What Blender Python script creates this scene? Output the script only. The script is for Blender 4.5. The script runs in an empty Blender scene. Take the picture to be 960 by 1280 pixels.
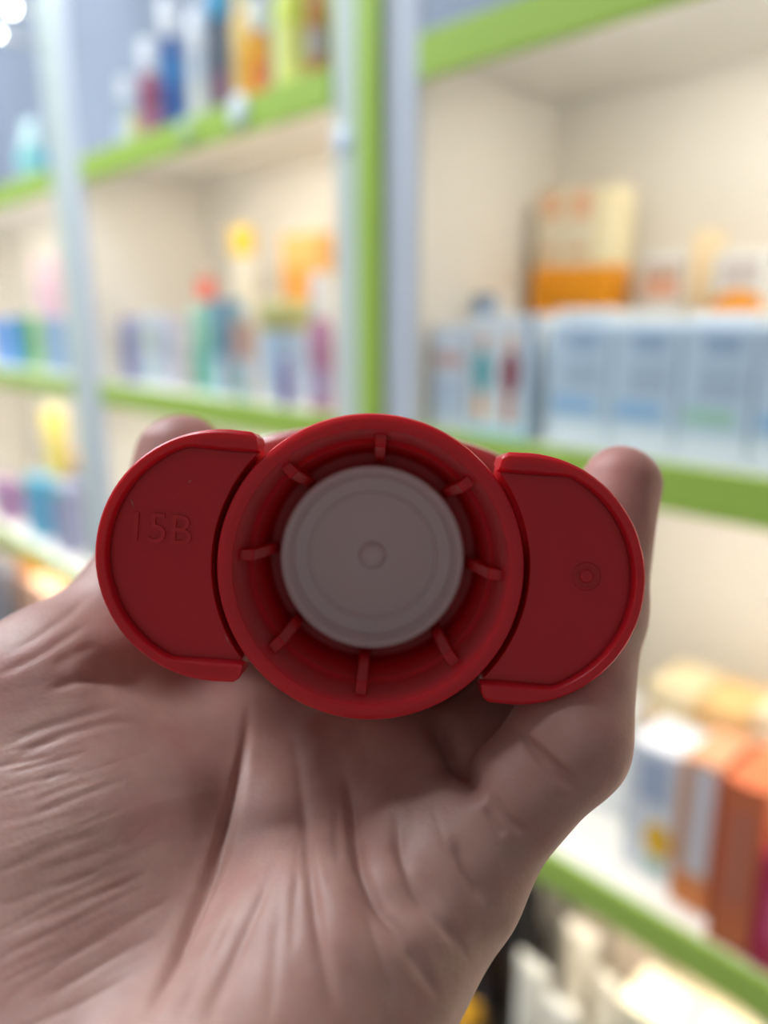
import bpy, bmesh, math, random
import numpy as np
from mathutils import Vector, Matrix

random.seed(7)
rng = np.random.default_rng(7)
scene = bpy.context.scene
COL = scene.collection
PI = math.pi

# ------------------------------------------------------------------ camera
PITCH = math.radians(14.3)
EYE = Vector((0, 0, 1.45))
AX = Vector((1, 0, 0))
AF = Vector((0, math.cos(PITCH), -math.sin(PITCH)))
AU = Vector((0, math.sin(PITCH), math.cos(PITCH)))
FPX = 960.0
cam_data = bpy.data.cameras.new('camera')
cam = bpy.data.objects.new('camera', cam_data)
COL.objects.link(cam)
cam.location = EYE
cam.rotation_euler = (PI / 2 - PITCH, 0, 0)
cam_data.sensor_fit = 'VERTICAL'
cam_data.sensor_height = 36.0
cam_data.sensor_width = 27.0
cam_data.lens = 36.0 * FPX / 1280
cam_data.clip_start = 0.005
cam_data.clip_end = 60
cam_data.dof.use_dof = True
cam_data.dof.focus_distance = 0.109
cam_data.dof.aperture_fstop = 27.0 / 4.1
scene.camera = cam

# ------------------------------------------------------------------ world, view
world = bpy.data.worlds.new('world')
scene.world = world
world.use_nodes = True
bg = world.node_tree.nodes['Background']
bg.inputs[0].default_value = (0.98, 0.97, 0.95, 1)
bg.inputs[1].default_value = 0.215
scene.view_settings.view_transform = 'Standard'
scene.view_settings.look = 'None'
scene.view_settings.exposure = 0.10
scene.view_settings.gamma = 1.0
scene.view_settings.use_curve_mapping = False

LED_POWER = 35.0        # shelf strips
PANEL_POWER = 25.0       # ceiling panels
LAMP_POWER = 36.0       # small wall lamps
PANELS = ((-2.6, -0.75), (-1.5, -0.75), (-0.45, -0.75))

# ------------------------------------------------------------------ helpers
def link(o):
    COL.objects.link(o)
    return o

def tag(o, label=None, cat=None, group=None, kind=None):
    if label: o['label'] = label
    if cat: o['category'] = cat
    if group: o['group'] = group
    if kind: o['kind'] = kind
    return o

def empty(name, loc=(0, 0, 0), rz=0.0, parent=None):
    o = link(bpy.data.objects.new(name, None))
    o.empty_display_size = 0.02
    o.location = loc
    o.rotation_euler = (0, 0, rz)
    if parent: o.parent = parent
    return o

def mesh_obj(name, verts, faces, mat, parent=None, smooth=False, bevel=0.0, segs=2, fix=True):
    me = bpy.data.meshes.new(name)
    me.from_pydata([tuple(v) for v in verts], [], faces)
    if fix:
        bm = bmesh.new(); bm.from_mesh(me)
        bmesh.ops.recalc_face_normals(bm, faces=bm.faces)
        bm.to_mesh(me); bm.free()
    if smooth:
        me.polygons.foreach_set('use_smooth', [True] * len(me.polygons))
    if mat: me.materials.append(mat)
    o = link(bpy.data.objects.new(name, me))
    if parent: o.parent = parent
    if bevel > 0:
        m = o.modifiers.new('bevel', 'BEVEL')
        m.width = bevel; m.segments = segs; m.limit_method = 'ANGLE'
        m.angle_limit = math.radians(35); m.harden_normals = True
    return o

BOXF = [(0, 1, 3, 2), (4, 6, 7, 5), (0, 4, 5, 1), (2, 3, 7, 6), (0, 2, 6, 4), (1, 5, 7, 3)]
def box(name, x0, x1, y0, y1, z0, z1, mat, parent=None, bevel=0.0):
    v = [(x, y, z) for x in (x0, x1) for y in (y0, y1) for z in (z0, z1)]
    return mesh_obj(name, v, BOXF, mat, parent, smooth=bevel > 0, bevel=bevel)

def lathe_data(prof, n=32, cx=0, cy=0, squash=1.0):
    """prof: (radius, height) list; closed at the ends where radius is 0"""
    vs, fs, rings = [], [], []
    for r, h in prof:
        if r <= 1e-7:
            rings.append([len(vs)]); vs.append((cx, cy, h))
        else:
            b = len(vs)
            for i in range(n):
                a = 2 * PI * i / n
                vs.append((cx + r * math.cos(a), cy + squash * r * math.sin(a), h))
            rings.append(list(range(b, b + n)))
    for A, B in zip(rings, rings[1:]):
        for i in range(n):
            j = (i + 1) % n
            if len(A) == 1 and len(B) == 1: continue
            if len(A) == 1: fs.append((A[0], B[j], B[i]))
            elif len(B) == 1: fs.append((A[i], A[j], B[0]))
            else: fs.append((A[i], A[j], B[j], B[i]))
    return vs, fs

def lathe(name, prof, mat, parent=None, n=32, squash=1.0, cx=0, cy=0, bevel=0.0):
    v, f = lathe_data(prof, n, cx, cy, squash)
    o = mesh_obj(name, v, f, mat, parent, smooth=True)
    m = o.modifiers.new('split', 'EDGE_SPLIT'); m.split_angle = math.radians(40)
    if bevel: pass
    return o

# ------------------------------------------------------------------ materials
_M = {}
def mat(name, col, rough=0.5, metal=0.0, spec=0.5, var=0.06, scale=30.0, bump=0.0, bscale=200.0,
        sss=0.0, sssr=(1, 0.4, 0.3), sscale=0.002, coat=0.0, trans=0.0):
    if name in _M: return _M[name]
    m = bpy.data.materials.new(name); m.use_nodes = True
    nt = m.node_tree; b = nt.nodes['Principled BSDF']
    tc = nt.nodes.new('ShaderNodeTexCoord')
    nz = nt.nodes.new('ShaderNodeTexNoise'); nz.inputs['Scale'].default_value = scale
    nz.inputs['Detail'].default_value = 3
    nt.links.new(tc.outputs['Object'], nz.inputs['Vector'])
    mx = nt.nodes.new('ShaderNodeMix'); mx.data_type = 'RGBA'
    c = list(col)[:3]
    mx.inputs[6].default_value = tuple(max(0, x * (1 - var)) for x in c) + (1,)
    mx.inputs[7].default_value = tuple(min(1, x * (1 + var)) for x in c) + (1,)
    nt.links.new(nz.outputs[0], mx.inputs[0])
    nt.links.new(mx.outputs[2], b.inputs['Base Color'])
    b.inputs['Roughness'].default_value = rough
    b.inputs['Metallic'].default_value = metal
    b.inputs['Specular IOR Level'].default_value = spec
    if sss:
        b.inputs['Subsurface Weight'].default_value = sss
        b.inputs['Subsurface Radius'].default_value = sssr
        b.inputs['Subsurface Scale'].default_value = sscale
    if coat: b.inputs['Coat Weight'].default_value = coat
    if trans: b.inputs['Transmission Weight'].default_value = trans
    if bump:
        n2 = nt.nodes.new('ShaderNodeTexNoise'); n2.inputs['Scale'].default_value = bscale
        n2.inputs['Detail'].default_value = 4
        nt.links.new(tc.outputs['Object'], n2.inputs['Vector'])
        bp = nt.nodes.new('ShaderNodeBump'); bp.inputs['Strength'].default_value = bump
        bp.inputs['Distance'].default_value = 0.001
        nt.links.new(n2.outputs[0], bp.inputs['Height'])
        nt.links.new(bp.outputs[0], b.inputs['Normal'])
    _M[name] = m
    return m

def emit(name, col, s):
    if name in _M: return _M[name]
    m = bpy.data.materials.new(name); m.use_nodes = True
    nt = m.node_tree; nt.nodes.clear()
    e = nt.nodes.new('ShaderNodeEmission'); e.inputs[0].default_value = tuple(col) + (1,)
    e.inputs[1].default_value = s
    o = nt.nodes.new('ShaderNodeOutputMaterial'); nt.links.new(e.outputs[0], o.inputs[0])
    _M[name] = m
    return m

def srgb(r, g, b):
    f = lambda c: (c / 255 / 12.92) if c / 255 <= 0.04045 else ((c / 255 + 0.055) / 1.055) ** 2.4
    return (f(r), f(g), f(b))

def P(r, g, b, rough=0.45):
    """printed card / plastic colour given as sRGB"""
    return mat('print_%d_%d_%d' % (r, g, b), srgb(r, g, b), rough, var=0.05)

# ------------------------------------------------------------------ shelf frame
AL = math.radians(43.2)
RS = Vector((math.sin(AL), -math.cos(AL), 0))         # along the shelves, to the right
RD = Vector((math.cos(AL), math.sin(AL), 0))          # into the shelves
W0 = Vector((0.034, 0.767, EYE.z))
RZ = math.atan2(RS.y, RS.x)
def W(s, d, z):
    return W0 + RS * s + RD * d + Vector((0, 0, z))

F1, F2, F3, F4 = 0.242, -0.107, -0.495, -0.90
DEPTH = 0.215
FLOOR = -EYE.z

white_lam = mat('white_laminate', srgb(236, 232, 224), 0.45, var=0.03, scale=6)
green_lam = mat('green_acrylic', srgb(170, 203, 88), 0.4, var=0.04, scale=8)
steel = mat('painted_grey_steel', srgb(214, 226, 222), 0.3, metal=0.05, var=0.04, scale=5)
stile_m = mat('pale_blue_stile', srgb(205, 212, 226), 0.4, var=0.03, scale=5)
wall_m = mat('grey_blue_wall_paint', srgb(143, 153, 172), 0.75, var=0.05, scale=3, bump=0.1, bscale=60)
led_m = emit('warm_led', (1.0, 0.92, 0.79), LED_POWER)

def shelving(label, s0, s1, z_up, striped):
    root = empty('shelving_unit', W(s0, 0, FLOOR), RZ)
    tag(root, label, 'shelf', 'shelving units along the shop wall')
    L = s1 - s0
    H = -FLOOR
    top = F1 + H
    box('back_panel', 0, L, DEPTH, DEPTH + 0.016, 0.05, top - 0.02, white_lam, root)
    box('side_panel', -0.016, 0, 0.0, DEPTH, 0.0, top - 0.0, white_lam, root)
    box('side_panel', L - 0.004, L, 0.0, DEPTH, 0.0, top - 0.0, white_lam, root)
    box('plinth', 0, L, 0.02, 0.04, 0.0, F4 + H - 0.02, white_lam, root)
    for z in (F1, F2, F3, F4):
        zz = z + H
        sh = box('shelf_board', 0, L, 0.0, DEPTH, zz - 0.02, zz - 0.002, white_lam, root, 0.001)
        box('green_fascia', 0, L, -0.006, 0.0, zz - 0.037, zz, green_lam, sh, 0.0012)
        if z > F4:
            st = box('led_strip', min(0.13, L * 0.2), L - 0.03, 0.016, 0.032, zz - 0.0235, zz - 0.0205, led_m, sh)
            box('led_channel', 0.02, L - 0.02, 0.009, 0.013, zz - 0.034, zz - 0.0202, white_lam, sh)
    # upright on the left side
    up = box('upright_post', -0.120, -0.078, -0.006, 0.010, 0, z_up + H, steel, root, 0.006)
    if striped:
        box('green_stripe', -0.077, -0.046, -0.012, 0.008, 0, z_up + H, green_lam, root, 0.001)
    else:
        box('grey_infill', -0.077, -0.046, -0.003, 0.008, 0, z_up + H, steel, root, 0.001)
    box('front_stile', -0.045, -0.001, -0.004, -0.0005, 0, z_up + H, stile_m, root, 0.001)
    return root

# room shell
def room_box(name, s0, s1, d0, d1, z0, z1, m):
    o = box(name, s0, s1, d0, d1, z0, z1, m)
    o.location = W(0, 0, 0); o.rotation_euler = (0, 0, RZ)
    tag(o, kind='structure')
    return o
room_box('wall_right', -4.2, 2.6, DEPTH + 0.03, DEPTH + 0.13, FLOOR, 1.45, wall_m)
room_box('floor', -4.2, 2.6, -3.0, DEPTH + 0.03, FLOOR - 0.1, FLOOR,
         mat('grey_floor_tile', srgb(150, 148, 145), 0.35, var=0.08, scale=4))
room_box('ceiling', -4.2, 2.6, -3.0, DEPTH + 0.13, 1.45, 1.55,
         mat('white_ceiling', srgb(225, 226, 228), 0.8, var=0.03, scale=4))
for i, (s, d) in enumerate(PANELS):
    t = empty('ceiling_panel_light', W(s, d, 1.448), RZ)
    tag(t, ['square ceiling panel light at the far end of the aisle',
            'square ceiling panel light over the middle shelving unit',
            'square ceiling panel light over the nearest shelves'][i], 'ceiling light', 'ceiling panel lights')
    box('diffuser', -0.29, 0.29, -0.29, 0.29, -0.012, -0.006, emit('cool_panel', (0.88, 0.95, 1.0), PANEL_POWER), t)
    fr = box('light_frame', -0.31, 0.31, -0.31, 0.31, -0.005, 0.0, white_lam, t)
    for a, b_, c, d_ in ((-0.31, -0.29, -0.31, 0.31), (0.29, 0.31, -0.31, 0.31),
                         (-0.29, 0.29, -0.31, -0.29), (-0.29, 0.29, 0.29, 0.31)):
        box('frame_edge', a, b_, c, d_, -0.016, -0.005, white_lam, fr)

shelving('white shelving unit with green fascias right of the green stripe', 0.0, 1.0, 1.0, True)
shelving('white shelving unit between the pale post and the green stripe', -0.745, -0.122, 1.0, False)
shelving('far white shelving unit left of the pale upright post', -1.80, -0.867, 1.0, False)

# wall lamps above the far unit
for i, (s, z, r) in enumerate(((-1.385, 0.645, 0.007), (-1.49, 0.62, 0.005))):
    t = empty('wall_spotlight', W(s, 0.15, z), RZ)
    tag(t, ['large round white wall spotlight above the far shelves',
            'small round white wall spotlight beside the larger one'][i], 'lamp', 'wall spotlights')
    v, f = lathe_data([(0, -r * 0.5), (r * 0.7, -r * 0.45), (r, 0), (r * 0.7, r * 0.45), (0, r * 0.5)], 20)
    v = [(x, z_, y) for x, y, z_ in v]
    mesh_obj('bulb', v, f, emit('cool_bulb', (0.93, 0.97, 1.0), LAMP_POWER), t, True)
    v, f = lathe_data([(0, DEPTH + 0.03 - 0.15), (0.008, DEPTH + 0.03 - 0.15), (0.008, r * 0.9), (r * 1.05, r * 0.8), (r * 1.08, r * 0.2), (r * 1.02, r * 0.2), (0, r * 0.55)], 20)
    v = [(x, z_, y) for x, y, z_ in v]
    mesh_obj('lamp_housing', v, f, white_lam, t, True)

# ------------------------------------------------------------------ products
def carton(name, label, s0, s1, d, dep, z, h, m, prints=(), group=None, cat='box', rz=0.0, flaps=True):
    """carton with its front lower-left corner at s0,d; prints: (u0,u1,v0,v1,material[,shape]) on the front"""
    t = empty(name, W((s0 + s1) / 2, d, z), RZ + rz)
    tag(t, label, cat, group)
    w = (s1 - s0) / 2
    box('carton_body', -w, w, 0, dep, 0, h, m, t, 0.0008)
    box('lid_flap', -w + 0.001, w - 0.001, 0.0012, dep - 0.001, h, h + 0.0006, m, t)
    for p in prints:
        u0, u1, v0, v1, pm = p[:5]
        if u0 == 'wrap':
            box('printed_band', -w - 0.0004, w + 0.0004, -0.0004, dep + 0.0004, h * v0, h * v1, pm, t)
            continue
        if len(p) > 5:
            n = 24; cx = (u0 + u1) / 2; cz = (v0 + v1) / 2
            ring = [(-w + 2 * w * (cx + (u1 - u0) / 2 * math.cos(2 * PI * k / n)), h * (cz + (v1 - v0) / 2 * math.sin(2 * PI * k / n))) for k in range(n)]
            vs = [(x, 0.0002, zz) for x, zz in ring] + [(x, -0.0005, zz) for x, zz in ring]
            fs = [tuple(range(n)), tuple(range(2 * n - 1, n - 1, -1))] + [(k, (k + 1) % n, n + (k + 1) % n, n + k) for k in range(n)]
            mesh_obj('printed_spot', vs, fs, pm, t)
        else:
            box('printed_panel', -w + 2 * w * u0, -w + 2 * w * u1, -0.0005, 0.0002, h * v0, h * v1, pm, t)
    return t

def bottle(name, label, s, d, z, r, h, m, cap_m, caph=0.03, capr=0.6, squash=0.7, label_m=None, lab=(0.15, 0.6), group=None, cat='bottle', shoulder=0.18):
    t = empty(name, W(s, d, z), RZ)
    tag(t, label, cat, group)
    hb = h - caph
    pr = [(0, 0), (r * 0.92, 0), (r, r * 0.12), (r, hb * (1 - shoulder)), (r * 0.93, hb * (1 - shoulder * 0.55)), (r * capr * 0.95, hb * 0.985), (r * capr * 0.9, hb + 0.002), (0, hb + 0.002)]
    lathe('bottle_body', pr, m, t, 24, squash)
    cr = r * capr
    lathe('bottle_cap', [(0, hb), (cr, hb), (cr, h - 0.004), (cr * 0.86, h), (0, h)], cap_m, t, 24, max(squash, 0.85))
    if label_m:
        a, b_ = lab
        lathe('bottle_label', [(r * 1.0, hb * a), (r * 1.015, hb * a), (r * 1.015, hb * b_), (r * 1.0, hb * b_)], label_m, t, 24, squash)
    return t

def tube(name, label, s, d, z, r, h, m, cap_m, group=None, band=None):
    """squeeze tube standing on its cap, flat crimp on top"""
    t = empty(name, W(s, d, z), RZ)
    tag(t, label, 'tube', group)
    ch = h * 0.16
    lathe('tube_cap', [(0, 0), (r * 0.85, 0), (r * 0.88, 0.003), (r * 0.88, ch), (0, ch)], cap_m, t, 24)
    n = 24; vs = []; fs = []
    for k, (q, sq, wx) in enumerate(((0, 1, 0.8), (0.08, 1, 1.0), (0.5, 0.75, 1.06), (0.9, 0.16, 1.18), (1.0, 0.05, 1.2))):
        for i in range(n):
            a = 2 * PI * i / n
            vs.append((r * wx * math.cos(a), r * sq * math.sin(a), ch + (h - ch) * q))
    for k in range(4):
        for i in range(n):
            j = (i + 1) % n
            fs.append((k * n + i, k * n + j, k * n + n + j, k * n + n + i))
    fs.append(tuple(range(n))); fs.append(tuple(range(4 * n, 5 * n)))
    mesh_obj('tube_body', vs, fs, m, t, True)
    if band:
        lathe('tube_band', [(r * 1.0, ch + (h - ch) * 0.15), (r * 1.05, ch + (h - ch) * 0.15), (r * 1.07, ch + (h - ch) * 0.4), (r * 1.0, ch + (h - ch) * 0.4)], band, t, 24, 0.93)
    return t

WHT = P(235, 235, 232); CRM = P(240, 225, 190); PBL = P(175, 200, 225); BLU = P(110, 160, 215)
ORG = P(252, 165, 20); TAN = P(196, 140, 96); MAU = P(165, 110, 150); TEA = P(70, 160, 170)
GRY = P(190, 198, 208); DBL = P(20, 80, 150); LIM = P(190, 215, 70); YEL = P(245, 200, 50)
PNK = P(235, 190, 180); BRN = P(150, 95, 60); GRN = P(110, 180, 140); MRN = P(140, 50, 70)
BLK = mat('black_plastic', srgb(28, 26, 28), 0.35)
GLW = mat('glossy_white_plastic', srgb(240, 242, 246), 0.15, var=0.02)
CLR = mat('clear_frosted_plastic', srgb(205, 220, 235), 0.25, var=0.03, trans=0.35)

# --- right unit, middle shelf (F2)
carton('medicine_box', 'narrow white box with pink band at the left end of the middle shelf', 0.006, 0.05, 0.012, 0.03, F2, 0.098, P(215, 222, 232),
       [(0.1, 0.9, 0.62, 0.74, P(205, 165, 155)), (0.1, 0.9, 0.1, 0.5, P(190, 205, 225))], 'boxes on the middle shelf')
carton('medicine_box', 'pale blue topped white box behind the narrow pink banded box', 0.006, 0.034, 0.075, 0.03, F2, 0.128, WHT,
       [(0.0, 1.0, 0.8, 1.0, P(150, 180, 215))], 'boxes on the middle shelf')
dsp = carton('display_carton', 'white display box with a teal and a maroon figure printed on it', 0.055, 0.128, 0.012, 0.045, F2, 0.108, P(222, 228, 232),
       [(0.0, 1.0, 0.0, 0.06, P(150, 205, 225)), (0.90, 1.0, 0.0, 1.0, P(125, 160, 195))], 'boxes on the middle shelf')
def figure(t, w, h, cx, body, skin, legs):
    def blob(nm, x, z, rx, rz_, m):
        n = 18
        ring = [(x + rx * math.cos(2 * PI * k / n), z + rz_ * math.sin(2 * PI * k / n)) for k in range(n)]
        vs = [(a, 0.0002, c) for a, c in ring] + [(a, -0.0006, c) for a, c in ring]
        fs = [tuple(range(n)), tuple(range(2 * n - 1, n - 1, -1))] + [(k, (k + 1) % n, n + (k + 1) % n, n + k) for k in range(n)]
        mesh_obj(nm, vs, fs, m, t)
    blob('printed_head', cx, h * 0.78, w * 0.09, h * 0.07, skin)
    blob('printed_torso', cx, h * 0.53, w * 0.14, h * 0.2, body)
    blob('printed_legs', cx - w * 0.02, h * 0.23, w * 0.08, h * 0.14, legs)
figure(dsp, 0.073, 0.108, -0.020, TEA, P(215, 170, 150), P(225, 165, 120))
figure(dsp, 0.073, 0.108, 0.012, MRN, P(225, 185, 165), P(190, 120, 110))
sb = [('row', 0.142, 0.201), ('row', 0.203, 0.259), ('row', 0.261, 0.315), ('row', 0.317, 0.371), ('row', 0.373, 0.427)]
bl = ['pale blue carton right beside the printed display box', 'second pale blue carton from the display box',
      'third pale blue carton from the display box, green bar low on it', 'fourth pale blue carton from the display box', 'rightmost pale blue carton of the middle shelf row']
for i, (_, a, b_) in enumerate(sb):
    low = P(150, 192, 232) if i in (0, 1, 3) else P(170, 212, 195)
    carton('blue_carton', bl[i], a, b_, 0.016, 0.05, F2, 0.1, P(200, 220, 238),
           [(0.3, 0.8, 0.80, 0.95, P(165, 188, 215)), (0.25, 0.85, 0.48, 0.72, P(180, 200, 220)), (0.1, 0.8, 0.28, 0.40, low),
            (0.0, 1.0, 0.0, 0.2, P(220, 230, 242))], 'pale blue cartons on the middle shelf')
for i, (a, b_) in enumerate(((0.105, 0.165), (0.168, 0.228), (0.232, 0.292), (0.30, 0.36))):
    carton('pale_carton', ['off white carton behind the display box', 'off white carton behind the second blue carton',
           'off white carton behind the third blue carton', 'off white carton behind the fourth blue carton'][i], a, b_, 0.075, 0.045, F2, (0.113, 0.107, 0.110, 0.108)[i], P(225, 228, 228),
           [(0.1, 0.9, 0.85, 0.95, P(205, 215, 225))], 'off white cartons behind the blue row')
carton('tall_carton', 'tall white carton with orange band, left one of the pair', 0.022, 0.055, 0.152, 0.035, F2, 0.232, P(238, 225, 200),
       [('wrap', 0, 0.47, 0.68, ORG), (0.25, 0.85, 0.88, 0.985, P(232, 180, 140)), (0.2, 0.8, 0.72, 0.76, P(225, 180, 130))], 'tall orange banded cartons')
carton('tall_carton', 'tall white carton with orange band, right one of the pair', 0.057, 0.090, 0.152, 0.035, F2, 0.230, P(238, 225, 200),
       [('wrap', 0, 0.47, 0.68, ORG), (0.25, 0.85, 0.88, 0.985, P(232, 180, 140)), (0.2, 0.8, 0.72, 0.76, P(225, 180, 130))], 'tall orange banded cartons')
carton('tall_carton', 'tall plain cream carton beside the orange banded pair', 0.092, 0.114, 0.152, 0.035, F2, 0.229, P(250, 238, 200),
       [('wrap', 0, 0.47, 0.68, ORG)])
carton('medicine_box', 'white box with brown pink band on the back of the middle shelf', 0.148, 0.188, 0.15, 0.04, F2, 0.163, WHT,
       [(0.05, 0.95, 0.86, 0.95, P(190, 165, 150)), (0.05, 0.95, 0.76, 0.86, P(225, 165, 135))], 'boxes at the back of the middle shelf')
carton('medicine_box', 'slim cream box between two white boxes at the back', 0.191, 0.207, 0.16, 0.03, F2, 0.182, P(250, 228, 190), [(0.1, 0.9, 0.2, 0.9, P(248, 220, 180))], 'boxes at the back of the middle shelf')
carton('medicine_box', 'white box with an orange oval at the back of the middle shelf', 0.217, 0.264, 0.15, 0.04, F2, 0.161, WHT,
       [(0.0, 1.0, 0.62, 0.8, P(250, 165, 30), 1), (0.15, 0.85, 0.82, 0.96, P(200, 190, 190))], 'boxes at the back of the middle shelf')

# --- right unit, lower shelf (F3)
carton('cream_carton', 'white carton with yellow disc and blue panel on the lower shelf', 0.236, 0.284, 0.035, 0.06, F3, 0.128, P(222, 224, 232),
       [(0.25, 0.85, 0.58, 0.93, P(165, 180, 205)), (0.45, 0.98, 0.17, 0.45, P(225, 175, 30), 1), (0.5, 0.9, 0.06, 0.16, P(160, 195, 180))], 'cartons on the lower shelf')
carton('cream_carton', 'tan edged white carton between the yellow disc and orange cartons', 0.291, 0.322, 0.024, 0.07, F3, 0.14, P(205, 150, 115),
       [(0.3, 0.95, 0.25, 0.97, P(205, 205, 212)), (0.0, 1.0, 0.0, 0.2, P(215, 130, 70))], 'cartons on the lower shelf')
carton('orange_carton', 'tall rust orange carton near the front of the lower shelf', 0.333, 0.366, 0.004, 0.07, F3, 0.148, P(205, 108, 70),
       [(0.0, 0.12, 0.0, 1.0, P(200, 95, 55)), (0.25, 0.8, 0.3, 0.85, P(190, 110, 85))], 'cartons on the lower shelf')
carton('magenta_carton', 'low magenta carton right of the orange carton', 0.368, 0.41, 0.003, 0.06, F3, 0.10, P(185, 35, 80), [(0.2, 0.8, 0.3, 0.7, P(215, 90, 130))], 'cartons on the lower shelf')
for i, (a, b_, h, c) in enumerate(((0.212, 0.258, 0.150, (245, 228, 190)), (0.262, 0.308, 0.148, (240, 200, 140)), (0.312, 0.356, 0.158, (250, 235, 205)), (0.36, 0.41, 0.16, (240, 210, 165)))):
    carton('cream_carton', ['cream carton with orange corner behind the yellow disc carton', 'golden cream carton behind the tan edged carton',
           'pale cream carton behind the orange carton', 'cream carton behind the magenta carton'][i], a, b_, 0.108, 0.07, F3, h, P(*c),
           [(0.1, 0.9, 0.55, 0.8, P(225, 170, 110)), (0.1, 0.5, 0.2, 0.4, P(170, 190, 160))], 'cream cartons at the back of the lower shelf')
carton('cream_carton', 'small white carton left of the yellow disc carton', 0.163, 0.206, 0.09, 0.05, F3, 0.115, P(230, 232, 235), [(0.2, 0.8, 0.5, 0.8, P(150, 175, 205))], 'cartons on the lower shelf')
carton('cream_carton', 'small cream carton near the hidden end of the lower shelf', 0.105, 0.152, 0.11, 0.05, F3, 0.12, P(236, 225, 200), [(0.2, 0.8, 0.5, 0.8, P(170, 190, 160))], 'cartons on the lower shelf')

# --- right unit, bottom shelf (F4)
bot = [('black bottle with dark cap in the corner of the bottom shelf', 0.100, 0.09, 0.032, 0.26, BLK, BLK, None),
       ('black bottle with grey label in front of the bottom shelf corner', 0.038, 0.068, 0.025, 0.22, BLK, BLK, P(70, 68, 80)),
       ('dark brown bottle with black cap beside the black bottles', 0.040, 0.14, 0.026, 0.27, P(60, 42, 40), BLK, P(125, 70, 60))]
for lb, s, d, r, h, m1, m2, lm in bot:
    bottle('dark_bottle', lb, s, d, F4, r, h, m1, m2, 0.035, 0.5, 0.8, lm, group='dark bottles on the bottom shelf')
carton('yellow_carton', 'low amber yellow carton in front of the dark bottles', 0.022, 0.075, 0.015, 0.03, F4, 0.10, P(225, 165, 40), [(0.1, 0.9, 0.3, 0.7, P(240, 195, 90))])
wt = [('white tube leaning row start, beside the dark bottles', 0.152, 0.03, 0.235), ('second white tube on the bottom shelf', 0.194, 0.022, 0.22),
      ('third white tube on the bottom shelf', 0.178, 0.078, 0.265), ('fourth white tube, nearest the cream cartons', 0.226, 0.065, 0.24)]
for lb, s, d, h in wt:
    tube('white_tube', lb, s, d, F4, 0.017, h, P(243, 236, 220), P(180, 120, 105), 'white tubes on the bottom shelf')
for i, (a, b_, d, h) in enumerate(((0.135, 0.185, 0.145, 0.275), (0.19, 0.255, 0.135, 0.28), (0.25, 0.305, 0.03, 0.26), (0.31, 0.365, 0.03, 0.265), (0.265, 0.33, 0.125, 0.25))):
    carton('cream_carton', ['cream carton behind the white tubes on the bottom shelf', 'wide cream carton at the back of the bottom shelf',
           'cream carton right beside the white tubes', 'rightmost cream carton at the front of the bottom shelf', 'cream carton behind the front cream pair on the bottom shelf'][i],
           a, b_, d, 0.06, F4, h, P(*((238, 228, 205), (232, 218, 195), (245, 235, 205), (240, 225, 190), (236, 222, 196))[i]),
           [(0.1, 0.9, 0.6, 0.9, P(215, 200, 185))], 'cream cartons on the bottom shelf')

# --- middle unit, top shelf (F1)
bottle('clear_bottle', 'frosted clear bottle at the left end of the top shelf', -0.70, 0.06, F1, 0.024, 0.115, CLR, GLW, 0.03, 0.6, label_m=P(200, 215, 230), group='bottles on the top shelf')
carton('small_carton', 'tiny yellow and white carton beside the frosted clear bottle', -0.645, -0.62, 0.03, 0.03, F1, 0.05, P(215, 220, 200), [(0.5, 1.0, 0.2, 0.9, P(225, 215, 60))])
bottle('pink_bottle', 'dusky red bottle with white cap on the top shelf', -0.582, 0.04, F1, 0.020, 0.135, P(160, 75, 105), GLW, 0.042, 0.75, label_m=P(175, 110, 135), lab=(0.1, 0.5), group='bottles on the top shelf')
bottle('blue_bottle', 'deep blue bottle with white cap on the top shelf', -0.525, 0.045, F1, 0.0165, 0.172, P(20, 85, 165), GLW, 0.045, 0.9, label_m=P(15, 120, 190), lab=(0.55, 0.8), group='bottles on the top shelf')
bottle('white_bottle', 'grey white bottle with rounded cap right of the blue bottle', -0.462, 0.05, F1, 0.017, 0.146, P(195, 205, 215), GLW, 0.05, 0.9, label_m=P(215, 220, 210), group='bottles on the top shelf')
bottle('dark_bottle', 'black bottle with cyan pump cap and maroon label', -0.410, 0.05, F1, 0.012, 0.165, P(40, 40, 48), P(20, 160, 210), 0.042, 1.1, label_m=P(120, 40, 65), lab=(0.2, 0.5), group='bottles on the top shelf')
bottle('yellow_bottle', 'pale yellow bottle left of the orange bottle', -0.357, 0.05, F1, 0.0165, 0.16, P(240, 200, 90), P(240, 225, 160), 0.04, 0.7, label_m=P(225, 180, 60), group='bottles on the top shelf')
bottle('orange_bottle', 'orange bottle with glossy white round cap', -0.314, 0.045, F1, 0.015, 0.120, P(240, 165, 30), GLW, 0.035, 0.85, label_m=P(235, 140, 70), lab=(0.1, 0.6), group='bottles on the top shelf')
bottle('lime_bottle', 'broad lime green bottle near the upright on the top shelf', -0.248, 0.045, F1, 0.027, 0.15, P(215, 228, 90), P(205, 222, 100), 0.03, 0.6, label_m=P(225, 230, 130), group='bottles on the top shelf')
bottle('lime_bottle', 'second lime green bottle, partly behind the first', -0.228, 0.085, F1, 0.018, 0.14, P(212, 222, 90), P(195, 212, 90), 0.03, 0.6, label_m=P(215, 225, 120), group='bottles on the top shelf')
bottle('brown_bottle', 'amber brown bottle right beside the upright on the top shelf', -0.192, 0.035, F1, 0.013, 0.13, P(190, 125, 55), P(150, 110, 110), 0.035, 0.7, label_m=P(175, 165, 160), lab=(0.3, 0.6), group='bottles on the top shelf')

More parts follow.
